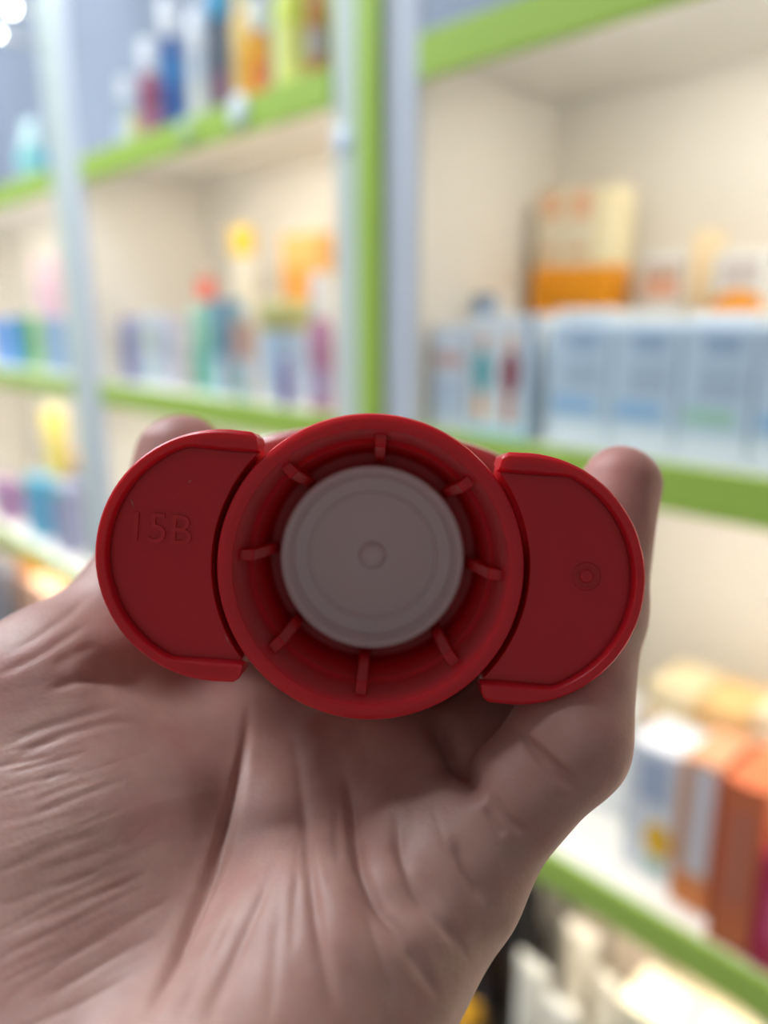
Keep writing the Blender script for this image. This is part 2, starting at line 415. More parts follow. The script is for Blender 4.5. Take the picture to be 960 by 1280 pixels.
# added pale discs, coloured as blurred lamp glints on fascia and post
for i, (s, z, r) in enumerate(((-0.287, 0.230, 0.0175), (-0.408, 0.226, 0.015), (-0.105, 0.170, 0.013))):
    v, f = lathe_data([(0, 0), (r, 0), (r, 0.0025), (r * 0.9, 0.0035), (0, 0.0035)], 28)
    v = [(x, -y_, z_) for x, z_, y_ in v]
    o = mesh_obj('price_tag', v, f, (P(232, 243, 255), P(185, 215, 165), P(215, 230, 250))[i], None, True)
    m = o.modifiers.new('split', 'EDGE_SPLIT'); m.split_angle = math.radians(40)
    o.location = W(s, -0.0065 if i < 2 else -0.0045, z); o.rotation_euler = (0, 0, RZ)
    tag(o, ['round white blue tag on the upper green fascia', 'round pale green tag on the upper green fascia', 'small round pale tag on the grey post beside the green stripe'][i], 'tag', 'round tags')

# --- middle unit, middle shelf
G2 = 'goods on the middle shelf of the central unit'
carton('slim_carton', 'mauve blue slim carton at the left end of the central shelf', -0.722, -0.697, 0.03, 0.035, F2, 0.104, P(160, 165, 205), [(0.1, 0.9, 0.2, 0.7, P(140, 140, 185))], G2)
carton('slim_carton', 'white carton with green leaf print on the central shelf', -0.650, -0.60, 0.03, 0.03, F2, 0.111, P(215, 222, 230), [(0.2, 0.8, 0.5, 0.8, P(180, 200, 170)), (0.2, 0.8, 0.1, 0.3, P(170, 205, 205))], G2)
carton('slim_carton', 'pale lilac carton right of the leaf print carton', -0.590, -0.545, 0.03, 0.03, F2, 0.105, P(205, 205, 222), [(0.1, 0.9, 0.3, 0.8, P(185, 190, 210))], G2)
tube('green_tube', 'dark green tube on the central middle shelf', -0.492, 0.04, F2, 0.011, 0.12, P(135, 192, 176), P(110, 170, 150), G2)
carton('slim_carton', 'teal and mint carton beside the green tube', -0.462, -0.435, 0.03, 0.035, F2, 0.126, P(130, 195, 185), [(0.1, 0.9, 0.5, 0.9, P(165, 210, 180))], G2)
carton('slim_carton', 'steel blue carton right of the teal mint carton', -0.430, -0.402, 0.03, 0.035, F2, 0.128, P(120, 160, 190), [(0.1, 0.9, 0.05, 0.4, P(205, 220, 235)), (0.2, 0.8, 0.5, 0.7, P(85, 135, 150))], G2)
carton('slim_carton', 'narrow brown carton left of the olive lidded tub', -0.385, -0.372, 0.03, 0.03, F2, 0.098, P(190, 160, 155), [(0.2, 0.8, 0.0, 0.2, P(225, 190, 185))], G2)
t = bottle('lidded_tub', 'broad pale blue tub with olive lid on the central shelf', -0.298, 0.06, F2, 0.037, 0.125, P(195, 214, 234), P(185, 185, 125), 0.035, 1.03, 0.9, P(180, 205, 228), (0.35, 0.85), G2, 'tub', 0.05)
carton('slim_carton', 'small white carton with teal stripe in front of the tub', -0.345, -0.315, 0.008, 0.012, F2, 0.05, P(200, 215, 230), [(0.1, 0.45, 0.0, 0.9, P(120, 190, 170))], G2)
bottle('purple_bottle', 'little purple bottle in front of the mauve bottle', -0.238, 0.012, F2, 0.009, 0.06, P(130, 100, 180), P(150, 130, 190), 0.015, 0.6, group=G2)
bottle('mauve_bottle', 'mauve pink bottle with white cap beside the upright', -0.180, 0.022, F2, 0.0185, 0.155, P(196, 140, 172), GLW, 0.05, 0.6, label_m=P(190, 170, 205), lab=(0.1, 0.45), group=G2)
bottle('red_capped_bottle', 'bottle with red cap at the back of the central shelf', -0.578, 0.11, F2, 0.018, 0.165, P(215, 205, 195), P(225, 110, 95), 0.035, 0.9, group=G2)
bottle('yellow_capped_bottle', 'white bottle with yellow cap at the back of the central shelf', -0.505, 0.135, F2, 0.021, 0.236, P(250, 245, 230), P(240, 200, 60), 0.04, 0.95, label_m=WHT, group=G2)
carton('orange_carton', 'large peach orange carton at the back of the central shelf', -0.43, -0.35, 0.15, 0.05, F2, 0.22, P(250, 195, 120), [(0.1, 0.9, 0.3, 0.8, P(252, 175, 85))], G2)
bottle('white_bottle', 'slim white bottle with dark red tip near the upright', -0.262, 0.12, F2, 0.014, 0.19, P(240, 235, 225), P(150, 60, 70), 0.025, 0.6, group=G2)

# --- far unit
G3 = 'goods on the far unit'
tube('teal_tube', 'white and teal tube on the far top shelf', -1.09, 0.05, F1, 0.026, 0.118, P(205, 235, 235), P(90, 190, 210), G3, P(120, 215, 215))
tube('green_tube', 'pale green tube behind the teal tube on the far shelf', -1.06, 0.10, F1, 0.022, 0.115, P(150, 215, 175), P(120, 200, 160), G3)
bottle('blue_bottle', 'small blue jar beside the pale post on the far top shelf', -0.985, 0.04, F1, 0.014, 0.045, P(60, 135, 190), P(80, 150, 200), 0.012, 0.9, group=G3, cat='jar')
carton('slim_carton', 'blue carton at the left edge of the far middle shelf', -1.40, -1.31, 0.03, 0.05, F2, 0.103, P(120, 165, 225), [(0.2, 0.8, 0.3, 0.8, P(95, 140, 215))], G3)
carton('slim_carton', 'teal carton on the far middle shelf', -1.235, -1.20, 0.03, 0.04, F2, 0.106, P(50, 140, 175), [(0.2, 0.8, 0.3, 0.8, P(40, 120, 160))], G3)
carton('slim_carton', 'slim lime green carton on the far middle shelf', -1.15, -1.13, 0.03, 0.03, F2, 0.107, P(165, 205, 100), [(0.2, 0.8, 0.3, 0.8, P(180, 215, 120))], G3)
carton('slim_carton', 'grey blue carton beside the pale post on the far shelf', -1.085, -1.01, 0.03, 0.04, F2, 0.103, P(140, 170, 205), [(0.2, 0.8, 0.3, 0.8, P(150, 180, 210))], G3)
carton('tall_carton', 'tall pink carton at the back of the far middle shelf', -1.37, -1.25, 0.13, 0.05, F2, 0.235, P(235, 205, 215), [(0.2, 0.8, 0.3, 0.8, P(225, 190, 215))], G3)
bottle('yellow_bottle', 'yellow bottle at the back of the far lower shelf', -1.285, 0.11, F3, 0.032, 0.285, P(240, 225, 120), P(250, 235, 130), 0.06, 0.9, label_m=P(225, 215, 150), group=G3)
carton('slim_carton', 'purple carton at the left edge of the far lower shelf', -1.55, -1.43, 0.03, 0.04, F3, 0.095, P(160, 120, 165), [(0.2, 0.8, 0.3, 0.8, P(175, 140, 180))], G3)
carton('slim_carton', 'turquoise blue carton on the far lower shelf', -1.30, -1.22, 0.03, 0.05, F3, 0.138, P(90, 165, 205), [(0.0, 1.0, 0.85, 1.0, P(120, 205, 195))], G3)
carton('slim_carton', 'grey mauve carton beside the pale post on the far lower shelf', -1.14, -1.06, 0.03, 0.05, F3, 0.15, P(150, 155, 190), [(0.0, 1.0, 0.85, 1.0, P(120, 195, 190))], G3)
carton('slim_carton', 'peach pink carton behind the turquoise carton', -1.25, -1.16, 0.12, 0.05, F3, 0.19, P(235, 200, 180), [(0.2, 0.8, 0.3, 0.8, P(150, 160, 190))], G3)
carton('orange_carton', 'amber orange carton on the far bottom shelf', -1.50, -1.36, 0.06, 0.07, F4, 0.30, P(225, 150, 70), [(0.2, 0.8, 0.3, 0.8, P(150, 90, 50))], G3)
carton('orange_carton', 'peach carton in front of the amber one on the far bottom shelf', -1.33, -1.17, 0.02, 0.06, F4, 0.29, P(240, 195, 165), [(0.2, 0.8, 0.3, 0.8, P(235, 180, 160))], G3)
carton('orange_carton', 'grey carton at the left edge of the far bottom shelf', -1.70, -1.53, 0.02, 0.06, F4, 0.25, P(130, 130, 140), [(0.2, 0.8, 0.3, 0.8, P(150, 150, 165))], G3)

# ================================================================== bottle in the hand
MM = 0.001
VIEW = Matrix(((AX.x, AU.x, AF.x, EYE.x), (AX.y, AU.y, AF.y, EYE.y), (AX.z, AU.z, AF.z, EYE.z), (0, 0, 0, 1)))  # (right, up, forward) -> world

red = mat('red_polypropylene', (0.66, 0.010, 0.022), 0.36, var=0.05, scale=60, sss=0.55, sssr=(1, 0.08, 0.07), sscale=0.0035, bump=0.05, bscale=900)
red_text = mat('red_relief', (0.66, 0.02, 0.03), 0.5, var=0.05, scale=60)
plug_m = mat('white_polyethylene', (0.80, 0.74, 0.76), 0.35, var=0.03, scale=60, sss=0.3, sssr=(1, 0.8, 0.8), sscale=0.002)
gold_m = mat('cream_gloss_label', srgb(238, 214, 190), 0.2, var=0.06, scale=40, coat=0.4)
body_m = mat('glossy_red_bottle', (0.52, 0.035, 0.035), 0.22, var=0.05, scale=30, coat=0.4)

CAP_C = Vector(((463 - 480) / FPX * 109, -(710 - 640) / FPX * 109, 109.0))
roll = math.radians(-4.5)
tilt = math.radians(1.8)
ax_d = Vector((0.0, math.sin(tilt), math.cos(tilt))).normalized()        # into the bottle, view frame
ex = Vector((math.cos(roll), math.sin(roll), 0)); ex = (ex - ax_d * ex.dot(ax_d)).normalized()
ey = ex.cross(ax_d) * -1
ey = Vector((-math.sin(roll), math.cos(roll), 0)); ey = (ey - ax_d * ey.dot(ax_d) - ex * ey.dot(ex)).normalized()
# local axes: x right, y up, z towards the camera (= -ax_d)
cap_world = VIEW @ Vector((CAP_C.x * MM, CAP_C.y * MM, CAP_C.z * MM))
R3 = Matrix((AX, AU, AF)).transposed()
wx, wy, wz = R3 @ ex, R3 @ ey, R3 @ (-ax_d)
CM = Matrix.Translation(cap_world) @ Matrix((wx, wy, wz)).transposed().to_4x4()
bot_root = link(bpy.data.objects.new('bottle', None))
bot_root.empty_display_size = 0.02
bot_root.matrix_world = CM
tag(bot_root, 'red winged bottle end with white inner plug, held in the hand', 'bottle')

def lp(prof):   # depth-positive profile in mm -> (radius, z) metres
    return [(r * MM, -d * MM) for r, d in prof]

ring = lathe('cap_ring', lp([(20.5, 18), (21.7, 8), (22.0, 1.0), (21.75, 0.3), (21.2, 0.0), (20.3, 0.0), (19.75, 0.25), (19.55, 0.8),
                             (19.1, 6), (18.95, 9.4), (18.2, 10.2), (17.9, 20.5), (17.2, 21.6), (15.0, 21.9), (0.0, 22.0), (0.0, 25.0), (18.5, 25.0), (20.5, 18)]), red, bot_root, 128)
for k in range(8):
    a = k * PI / 4
    vs = []
    for (d, rin) in ((4.2, 18.6), (5.0, 17.4), (21.5, 15.6)):
        for tx in (-0.85, 0.85):
            for rr in (rin, 19.8 if d < 9 else 18.4):
                vs.append((rr * math.sin(a) + tx * math.cos(a), rr * math.cos(a) - tx * math.sin(a), -d))
    vs = [tuple(c * MM for c in v) for v in vs]
    fs = [(0, 1, 3, 2), (8, 10, 11, 9)]
    for b_ in (0, 4):
        fs += [(b_, b_ + 4, b_ + 5, b_ + 1), (b_ + 2, b_ + 3, b_ + 7, b_ + 6), (b_, b_ + 2, b_ + 6, b_ + 4), (b_ + 1, b_ + 5, b_ + 7, b_ + 3)]
    mesh_obj('inner_rib', vs, fs, red, ring, True, 0.00022)

plug = lathe('white_plug', lp([(0, 24), (15.0, 24), (15.2, 17.6), (15.05, 16.9), (14.6, 16.6), (14.0, 16.75), (13.6, 17.4), (13.3, 18.9), (12.9, 19.8),
                               (10.95, 20.4), (10.75, 20.1), (10.55, 20.05), (10.35, 20.2), (10.2, 20.6), (2.35, 20.9), (2.2, 20.6), (2.05, 20.1), (1.6, 19.7), (0.8, 19.5), (0, 19.45)]), plug_m, bot_root, 96)

# collar behind ring and wings
def collar():
    n = 96; vs = []; fs = []
    loops = []
    for d in (7.5, 25.0):
        for kind in (0, 1):
            b = len(vs); loops.append(b)
            for i in range(n):
                a = 2 * PI * i / n; c, q = math.cos(a), math.sin(a)
                if kind == 0:
                    x, y = 30.0 * math.copysign(abs(c) ** 0.8, c), 16.0 * math.copysign(abs(q) ** 0.8, q)
                    rr = math.hypot(x, y)
                    if rr < 21.0: x, y = x * 21.0 / rr, y * 21.0 / rr
                else:
                    x, y = 19.6 * c, 19.6 * q
                vs.append((x * MM, y * MM, -d * MM))
    o0, i0, o1, i1 = loops
    for i in range(n):
        j = (i + 1) % n
        fs += [(o0 + i, o0 + j, i0 + j, i0 + i), (o1 + i, i1 + i, i1 + j, o1 + j), (o0 + i, o1 + i, o1 + j, o0 + j), (i0 + i, i0 + j, i1 + j, i1 + i)]
    return mesh_obj('collar', vs, fs, red, bot_root, False)
collar()

def wing(sign):
    """half-disc wing with a raised rim on its outer edge and an open slot side"""
    cx, R = 21.25, 18.05
    na = 40
    out = [(17.2, 16.3), (17.45, 17.3), (18.3, 17.95)] + [(cx + R * math.sin(t), R * math.cos(t)) for t in [PI * i / na for i in range(na + 1)]] + [(18.3, -17.95), (17.45, -17.3), (17.2, -16.3)]
    # elongate slightly and soften
    inn = []
    for i, (x, y) in enumerate(out):
        if i < 3 or i > len(out) - 4:
            xx, yy = (17.0, 17.3, 18.2)[min(i, len(out) - 1 - i)], 15.3 * (1 if y > 0 else -1)
        else:
            t = PI * (i - 3) / na
            rr = 16.45
            xx, yy = cx + rr * math.sin(t), max(-15.3, min(15.3, rr * math.cos(t)))
        inn.append((xx, yy))
    N = len(out)
    arc = []
    a0 = math.atan2(14.8, 17.55)
    for i in range(25):
        a = -a0 + 2 * a0 * i / 24
        arc.append((22.95 * math.cos(a), 22.95 * math.sin(a)))
    # floor slab outline: outer loop then slot arc
    slab = out + arc
    vs, fs = [], []
    M_ = len(slab)
    cxs, cys = 25.0, 0.0
    for d, k in ((1.7, 0.985), (8.8, 0.955)):
        for i, (x, y) in enumerate(slab):
            q = k if i < N else 1.0
            vs.append((cxs + (x - cxs) * q if i < N else x, y * q, -d))
    fs.append(tuple(range(M_)))
    fs.append(tuple(range(2 * M_ - 1, M_ - 1, -1)))
    for i in range(M_):
        j = (i + 1) % M_
        fs.append((i, M_ + i, M_ + j, j))
    b = len(vs)
    # rim strip sections: outer low, outer top, inner top, inner low
    for (ox, oy), (ix, iy) in zip(out, inn):
        vs += [(ox, oy, -7.0), (ox, oy, -0.45), (ox + (ix - ox) * 0.22, oy + (iy - oy) * 0.22, 0.0), (ix + (ox - ix) * 0.12, iy + (oy - iy) * 0.12, -0.05), (ix, iy, -0.35), (ix + (ix - ox) * 0.15, iy + (iy - oy) * 0.15, -1.9)]
    K = 6
    for i in range(N - 1):
        for q in range(K - 1):
            p0 = b + i * K + q; p1 = b + (i + 1) * K + q
            fs.append((p0, p1, p1 + 1, p0 + 1))
        fs.append((b + i * K + K - 1, b + (i + 1) * K + K - 1, b + (i + 1) * K, b + i * K))
    fs.append(tuple(b + q for q in range(K)))
    fs.append(tuple(b + (N - 1) * K + q for q in reversed(range(K))))
    vs = [(sign * x * MM, sign * y * MM, z * MM) for x, y, z in vs]
    o = mesh_obj('cap_wing', vs, fs, red, bot_root, True, 0.00018)
    return o
wl = wing(-1); wr = wing(1)
wl['label'] = 'left red wing with raised 15B'
wr['label'] = 'right red wing with a round moulding pip'

# moulding pip on the right wing
pip = Vector((274 / FPX * 109, -12 / FPX * 109, 0))
pv = Matrix.Rotation(-roll, 3, 'Z') @ pip
v, f = lathe_data([(x * MM, (z - 1.7) * MM) for x, z in ((2.15, -0.1), (2.0, 0.13), (1.75, 0.16), (1.5, -0.02), (1.0, 0.0), (0.95, 0.3), (0.75, 0.42), (0.4, 0.3), (0, 0.2))], 32)
v = [(x + pv.x * MM, y + pv.y * MM, z) for x, y, z in v]
mesh_obj('moulding_pip', v, f, red, wr, True)

def text_mesh(name, txt, size, loc, m, parent, depth=0.00024, rot=0.0):
    cu = bpy.data.curves.new(name + '_curve', 'FONT')
    cu.body = txt; cu.size = size; cu.extrude = depth; cu.align_x = 'CENTER'; cu.align_y = 'CENTER'
    cu.resolution_u = 4
    to = link(bpy.data.objects.new(name + '_tmp', cu))
    bpy.context.view_layer.update()
    dg = bpy.context.evaluated_depsgraph_get()
    me = bpy.data.meshes.new_from_object(to.evaluated_get(dg))
    bpy.data.objects.remove(to)
    me.materials.clear(); me.materials.append(m)
    o = link(bpy.data.objects.new(name, me))
    o.parent = parent; o.location = loc; o.rotation_euler = (0, 0, rot)
    return o
tx = Matrix.Rotation(-roll, 3, 'Z') @ Vector(((199 - 463) / FPX * 110.7, -(662 - 708) / FPX * 110.7, 0))
text_mesh('raised_code', '15B', 0.0062, (tx.x * MM, tx.y * MM, -1.66 * MM), red_text, wl)
tx = Matrix.Rotation(-roll, 3, 'Z') @ Vector((0.1, -16.6, 0))
text_mesh('mould_number', '38', 0.0016, (0.4 * MM, -16.4 * MM, -21.6 * MM), red_text, ring, 0.0001)
# small slivers of moulding flash
for (px, py, ang, ln, d) in ((166, 629, 1.1, 1.5, 1.62), (284, 800, 1.05, 2.2, 1.4), (238, 602, -0.6, 0.7, 1.62)):
    c = Matrix.Rotation(-roll, 3, 'Z') @ Vector(((px - 463) / FPX * 110.6, -(py - 709) / FPX * 110.6, 0))
    dx, dy = math.cos(ang) * ln / 2, -math.sin(ang) * ln / 2
    nx, ny = -dy / ln * 0.3, dx / ln * 0.3
    vs = [(c.x - dx, c.y - dy, -d), (c.x + nx, c.y + ny, -d), (c.x + dx, c.y + dy, -d), (c.x - nx, c.y - ny, -d), (c.x, c.y, -d + 0.3)]
    mesh_obj('moulding_flash', [tuple(q * MM for q in v) for v in vs], [(0, 1, 4), (1, 2, 4), (2, 3, 4), (3, 0, 4), (3, 2, 1, 0)], mat('pale_red_flash', (0.75, 0.25, 0.25), 0.5), wl)

# bottle body: flattened oval, running away from the camera
def stadium(hw, hh, n=48, p=2.6):
    out = []
    for i in range(n):
        a = 2 * PI * i / n
        c, s = math.cos(a), math.sin(a)
        out.append((hw * math.copysign(abs(c) ** (2 / p), c), hh * math.copysign(abs(s) ** (2 / p), s)))
    return out
def loft(name, secs, m, parent, caps=True, n=48, oy=1.6):
    vs, fs = [], []
    for hw, hh, d in secs:
        vs += [(x * MM, (y + oy) * MM, -d * MM) for x, y in stadium(hw, hh, n)]
    for k in range(len(secs) - 1):
        for i in range(n):
            j = (i + 1) % n
            fs.append((k * n + i, k * n + j, (k + 1) * n + j, (k + 1) * n + i))
    if caps:
        fs.append(tuple(range(n))); fs.append(tuple(range((len(secs) - 1) * n, len(secs) * n)))
    return mesh_obj(name, vs, fs, m, parent, True)
loft('bottle_body', [(24, 17.5, 25.5), (31, 19.4, 26.2), (32.5, 20.0, 28), (33, 20.0, 70), (32, 19.6, 118), (28, 18, 126), (20, 14, 128)], body_m, bot_root)
loft('bottle_label', [(32.6, 19.9, 29), (33.2, 20.3, 29.2), (33.45, 20.4, 105), (32.7, 19.9, 105.2)], gold_m, bot_root, False)

# ================================================================== hand
def J(px, py, D):
    return np.array([(px - 480) / FPX * D, -(py - 640) / FPX * D, D], dtype=np.float64)

chains = {
    'little': [(J(566, 1082, 112), 8.8), (J(713, 925, 116), 8.5), (J(746, 762, 130), 7.8), (J(775, 607, 136), 7.0)],
    'ring': [(np.array([7.0, -46.5, 126]), 9.8), (np.array([26, -33.5, 134]), 8.8), (np.array([35.5, -17, 144]), 8.0), (np.array([37, -1.5, 153]), 7.4)],
    'middle': [(np.array([-1.0, -44.5, 143]), 10.5), (np.array([24.5, -34, 152]), 9.2), (np.array([36, -16, 161]), 8.3), (np.array([37, 1, 170]), 7.6)],
    'index': [(np.array([-10., -43, 160]), 10.5), (np.array([18, -37, 170]), 9.2), (np.array([35, -20, 178]), 8.3), (np.array([37, -1, 186]), 7.6)],
    'thumb': [(J(52, 880, 126), 13.5), (J(150, 790, 138), 11.2), (J(208, 680, 147), 10.0), (J(227, 575, 153), 9.0)],
}
palm = [
    # hypothenar, from little finger base to the heel
    (J(540, 1098, 114), 10.3, J(424, 1196, 104), 12.6), (J(424, 1196, 104), 12.6, J(290, 1440, 90), 15.5),
    (J(556, 1098, 113), 9.3, J(482, 1190, 108), 10.2),
    # hollow of the palm
    (J(280, 930, 142), 14.0, J(212, 1230, 108), 16.0),
    (J(335, 905, 147), 10.0, J(500, 935, 139), 9.5),
    # pad below ring and little finger
    (J(492, 945, 130), 9.5, J(548, 1050, 121), 9.5),
    # metacarpal bridges
    (J(520, 1015, 130), 9.0, np.array([-18., -72, 86]), 13.0),
    (J(455, 965, 143), 10.0, np.array([-22., -74, 84]), 13.0),
    (J(390, 935, 153), 10.5, np.array([-26., -76, 84]), 13.0),
    # thenar
    (J(20, 1330, 103), 21.0, J(95, 1060, 119), 19.5), (J(95, 1060, 119), 19.5, J(62, 890, 127), 14.5),
    (J(95, 1050, 122), 17.0, J(290, 895, 152), 13.5),
    # wrist and forearm
    (J(20, 1330, 103), 21.0, np.array([-46., -92, 62]), 19.0), (J(290, 1440, 90), 15.5, np.array([-18., -90, 60]), 17.5),
    (np.array([-44., -92, 62]), 19.0, np.array([-70., -150, -20]), 25.0), (np.array([-18., -90, 60]), 18.0, np.array([-50., -150, -22]), 25.0),
]

def cap_sdf(p, a, ra, b, rb):
    a = a.astype(np.float32); b = b.astype(np.float32)
    ab = b - a
    t = np.clip(((p - a) @ ab) / (ab @ ab), 0, 1)
    q = p - a - t[:, None] * ab
    return np.sqrt(np.einsum('ij,ij->i', q, q)) - (np.float32(ra) + np.float32(rb - ra) * t)

def smin(a, b, k):
    h = np.clip(0.5 + 0.5 * (b - a) / k, 0, 1)
    return b + (a - b) * h - k * h * (1 - h)

def sdf(p):
    p = np.asarray(p, dtype=np.float32)
    d = None
    for a, ra, b, rb in palm:
        e = cap_sdf(p, a, ra, b, rb)
        d = e if d is None else smin(d, e, 9.5)
    fu = None
    for nm in ('little', 'ring', 'middle', 'index'):
        ch = chains[nm]; f = None
        for (a, ra), (b, rb) in zip(ch, ch[1:]):
            e = cap_sdf(p, a, ra, b, rb)
            f = e if f is None else smin(f, e, 3.0)
        fu = f if fu is None else smin(fu, f, 1.2)
    d = smin(d, fu, 4.5)
    ch = chains['thumb']; f = None
    for (a, ra), (b, rb) in zip(ch, ch[1:]):
        e = cap_sdf(p, a, ra, b, rb)
        f = e if f is None else smin(f, e, 3.5)
    return smin(d, f, 9.0)

def surface_nets(lo, hi, h):
    nx, ny, nz = [int(math.ceil((hi[i] - lo[i]) / h)) + 1 for i in range(3)]
    xs = lo[0] + h * np.arange(nx); ys = lo[1] + h * np.arange(ny); zs = lo[2] + h * np.arange(nz)
    V = np.empty((nx, ny, nz), dtype=np.float32)
    B = 6
    def blk(m): return np.arange(0, m, B)
    bi = np.stack(np.meshgrid(blk(nx), blk(ny), blk(nz), indexing='ij'), -1).reshape(-1, 3)
    cen = np.array(lo) + h * (bi + (B - 1) / 2)
    dc = sdf(cen)
    off = np.stack(np.meshgrid(np.arange(B), np.arange(B), np.arange(B), indexing='ij'), -1).reshape(-1, 3)
    near = np.abs(dc) < h * B * 0.87 + 3.0
    for q, c in zip(bi[~near], dc[~near]):
        V[q[0]:q[0] + B, q[1]:q[1] + B, q[2]:q[2] + B] = c
    g = (bi[near][:, None, :] + off[None]).reshape(-1, 3)
    g = g[(g[:, 0] < nx) & (g[:, 1] < ny) & (g[:, 2] < nz)]
    V[tuple(g.T)] = sdf(np.array(lo) + h * g)
    S = V < 0
    cnt = np.zeros((nx - 1, ny - 1, nz - 1), np.float32)
    acc = np.zeros((nx - 1, ny - 1, nz - 1, 3), np.float32)
    corners = [(i, j, k) for i in (0, 1) for j in (0, 1) for k in (0, 1)]
    def sub(A, c): return A[c[0]:nx - 1 + c[0], c[1]:ny - 1 + c[1], c[2]:nz - 1 + c[2]]
    for a in corners:
        for ax in range(3):
            if a[ax] == 0:
                b = list(a); b[ax] = 1; b = tuple(b)
                va, vb = sub(V, a), sub(V, b)
                m = (va < 0) != (vb < 0)
                t = np.where(m, va / np.where(m, va - vb, 1), 0)
                cnt += m
                for q in range(3):
                    acc[..., q] += np.where(m, a[q] + (t if q == ax else 0), 0)
    act = cnt > 0
    idx = -np.ones(act.shape, np.int64)
    idx[act] = np.arange(act.sum())
    base = np.argwhere(act)
    verts = (base + acc[act] / cnt[act][:, None]) * h + np.array(lo)
    faces = []
    for ax in range(3):
        o1, o2 = [(1, 2), (2, 0), (0, 1)][ax]
        A = np.take(S, range(S.shape[ax] - 1), ax); B = np.take(S, range(1, S.shape[ax]), ax)
        e = np.argwhere(A != B)
        ok = (e[:, o1] > 0) & (e[:, o2] > 0) & (e[:, o1] < S.shape[o1] - 1) & (e[:, o2] < S.shape[o2] - 1)
        e = e[ok]
        inside = A[tuple(e.T)]
        def cell(d1, d2):
            c = e.copy(); c[:, o1] -= d1; c[:, o2] -= d2
            return idx[tuple(c.T)]
        q = np.stack([cell(1, 1), cell(0, 1), cell(0, 0), cell(1, 0)], 1)
        q[~inside] = q[~inside][:, ::-1]
        faces.append(q)
    return verts, np.concatenate(faces)

hv, hf = surface_nets((-112, -182, -52), (60, 30, 205), 1.45)
me = bpy.data.meshes.new('hand_base')
me.vertices.add(len(hv)); me.vertices.foreach_set('co', hv.astype(np.float32).ravel())
me.loops.add(len(hf) * 4); me.loops.foreach_set('vertex_index', hf.astype(np.int32).ravel())
me.polygons.add(len(hf)); me.polygons.foreach_set('loop_start', np.arange(0, len(hf) * 4, 4, dtype=np.int32))
me.update(calc_edges=True); me.validate()
tmp = link(bpy.data.objects.new('hand_tmp', me))
md = tmp.modifiers.new('s', 'SUBSURF'); md.subdivision_type = 'SIMPLE'; md.levels = 2; md.render_levels = 2
bpy.context.view_layer.update()
me2 = bpy.data.meshes.new_from_object(tmp.evaluated_get(bpy.context.evaluated_depsgraph_get()))
bpy.data.objects.remove(tmp)
n = len(me2.vertices)
co = np.empty(n * 3, np.float32); me2.vertices.foreach_get('co', co)
co = co.reshape(-1, 3).astype(np.float64)
def grad(p, e=0.15):
    T = np.array([(1, -1, -1), (-1, -1, 1), (-1, 1, -1), (1, 1, 1)], float)
    g = sum(sdf(p + t * e)[:, None] * t for t in T)
    return g / np.maximum(np.linalg.norm(g, axis=1, keepdims=True), 1e-6)
nrm = grad(co)
for _ in range(2):
    co -= nrm * sdf(co)[:, None]
nrm = grad(co)

# creases: traced where they lie on the skin, then cut in as grooves
def densify(pts):
    pts = np.array(pts, float)
    seg = []
    for a, b in zip(pts, pts[1:]):
        m = max(2, int(np.linalg.norm(b - a) / 12))
        seg += [a + (b - a) * i / m for i in range(m)]
    seg.append(pts[-1]); seg = np.array(seg)
    if len(seg) > 4:
        for _ in range(3):
            seg[1:-1] = seg[1:-1] * 0.5 + 0.25 * (seg[:-2] + seg[2:])
    return seg

def trace_all(lines):
    segs = [densify(l) for l in lines]
    seg = np.concatenate(segs)
    d = np.stack([(seg[:, 0] - 480) / FPX, -(seg[:, 1] - 640) / FPX, np.ones(len(seg))], 1)
    d /= np.linalg.norm(d, axis=1, keepdims=True)
    t = np.full(len(seg), 50.0)
    for _ in range(90):
        t += np.clip(sdf(d * t[:, None]), -2, 8) * 0.9
    out, i = [], 0
    for q in segs:
        tt = t[i:i + len(q)]; dd = d[i:i + len(q)]; i += len(q)
        out.append((dd * tt[:, None])[tt < 190])
    return out

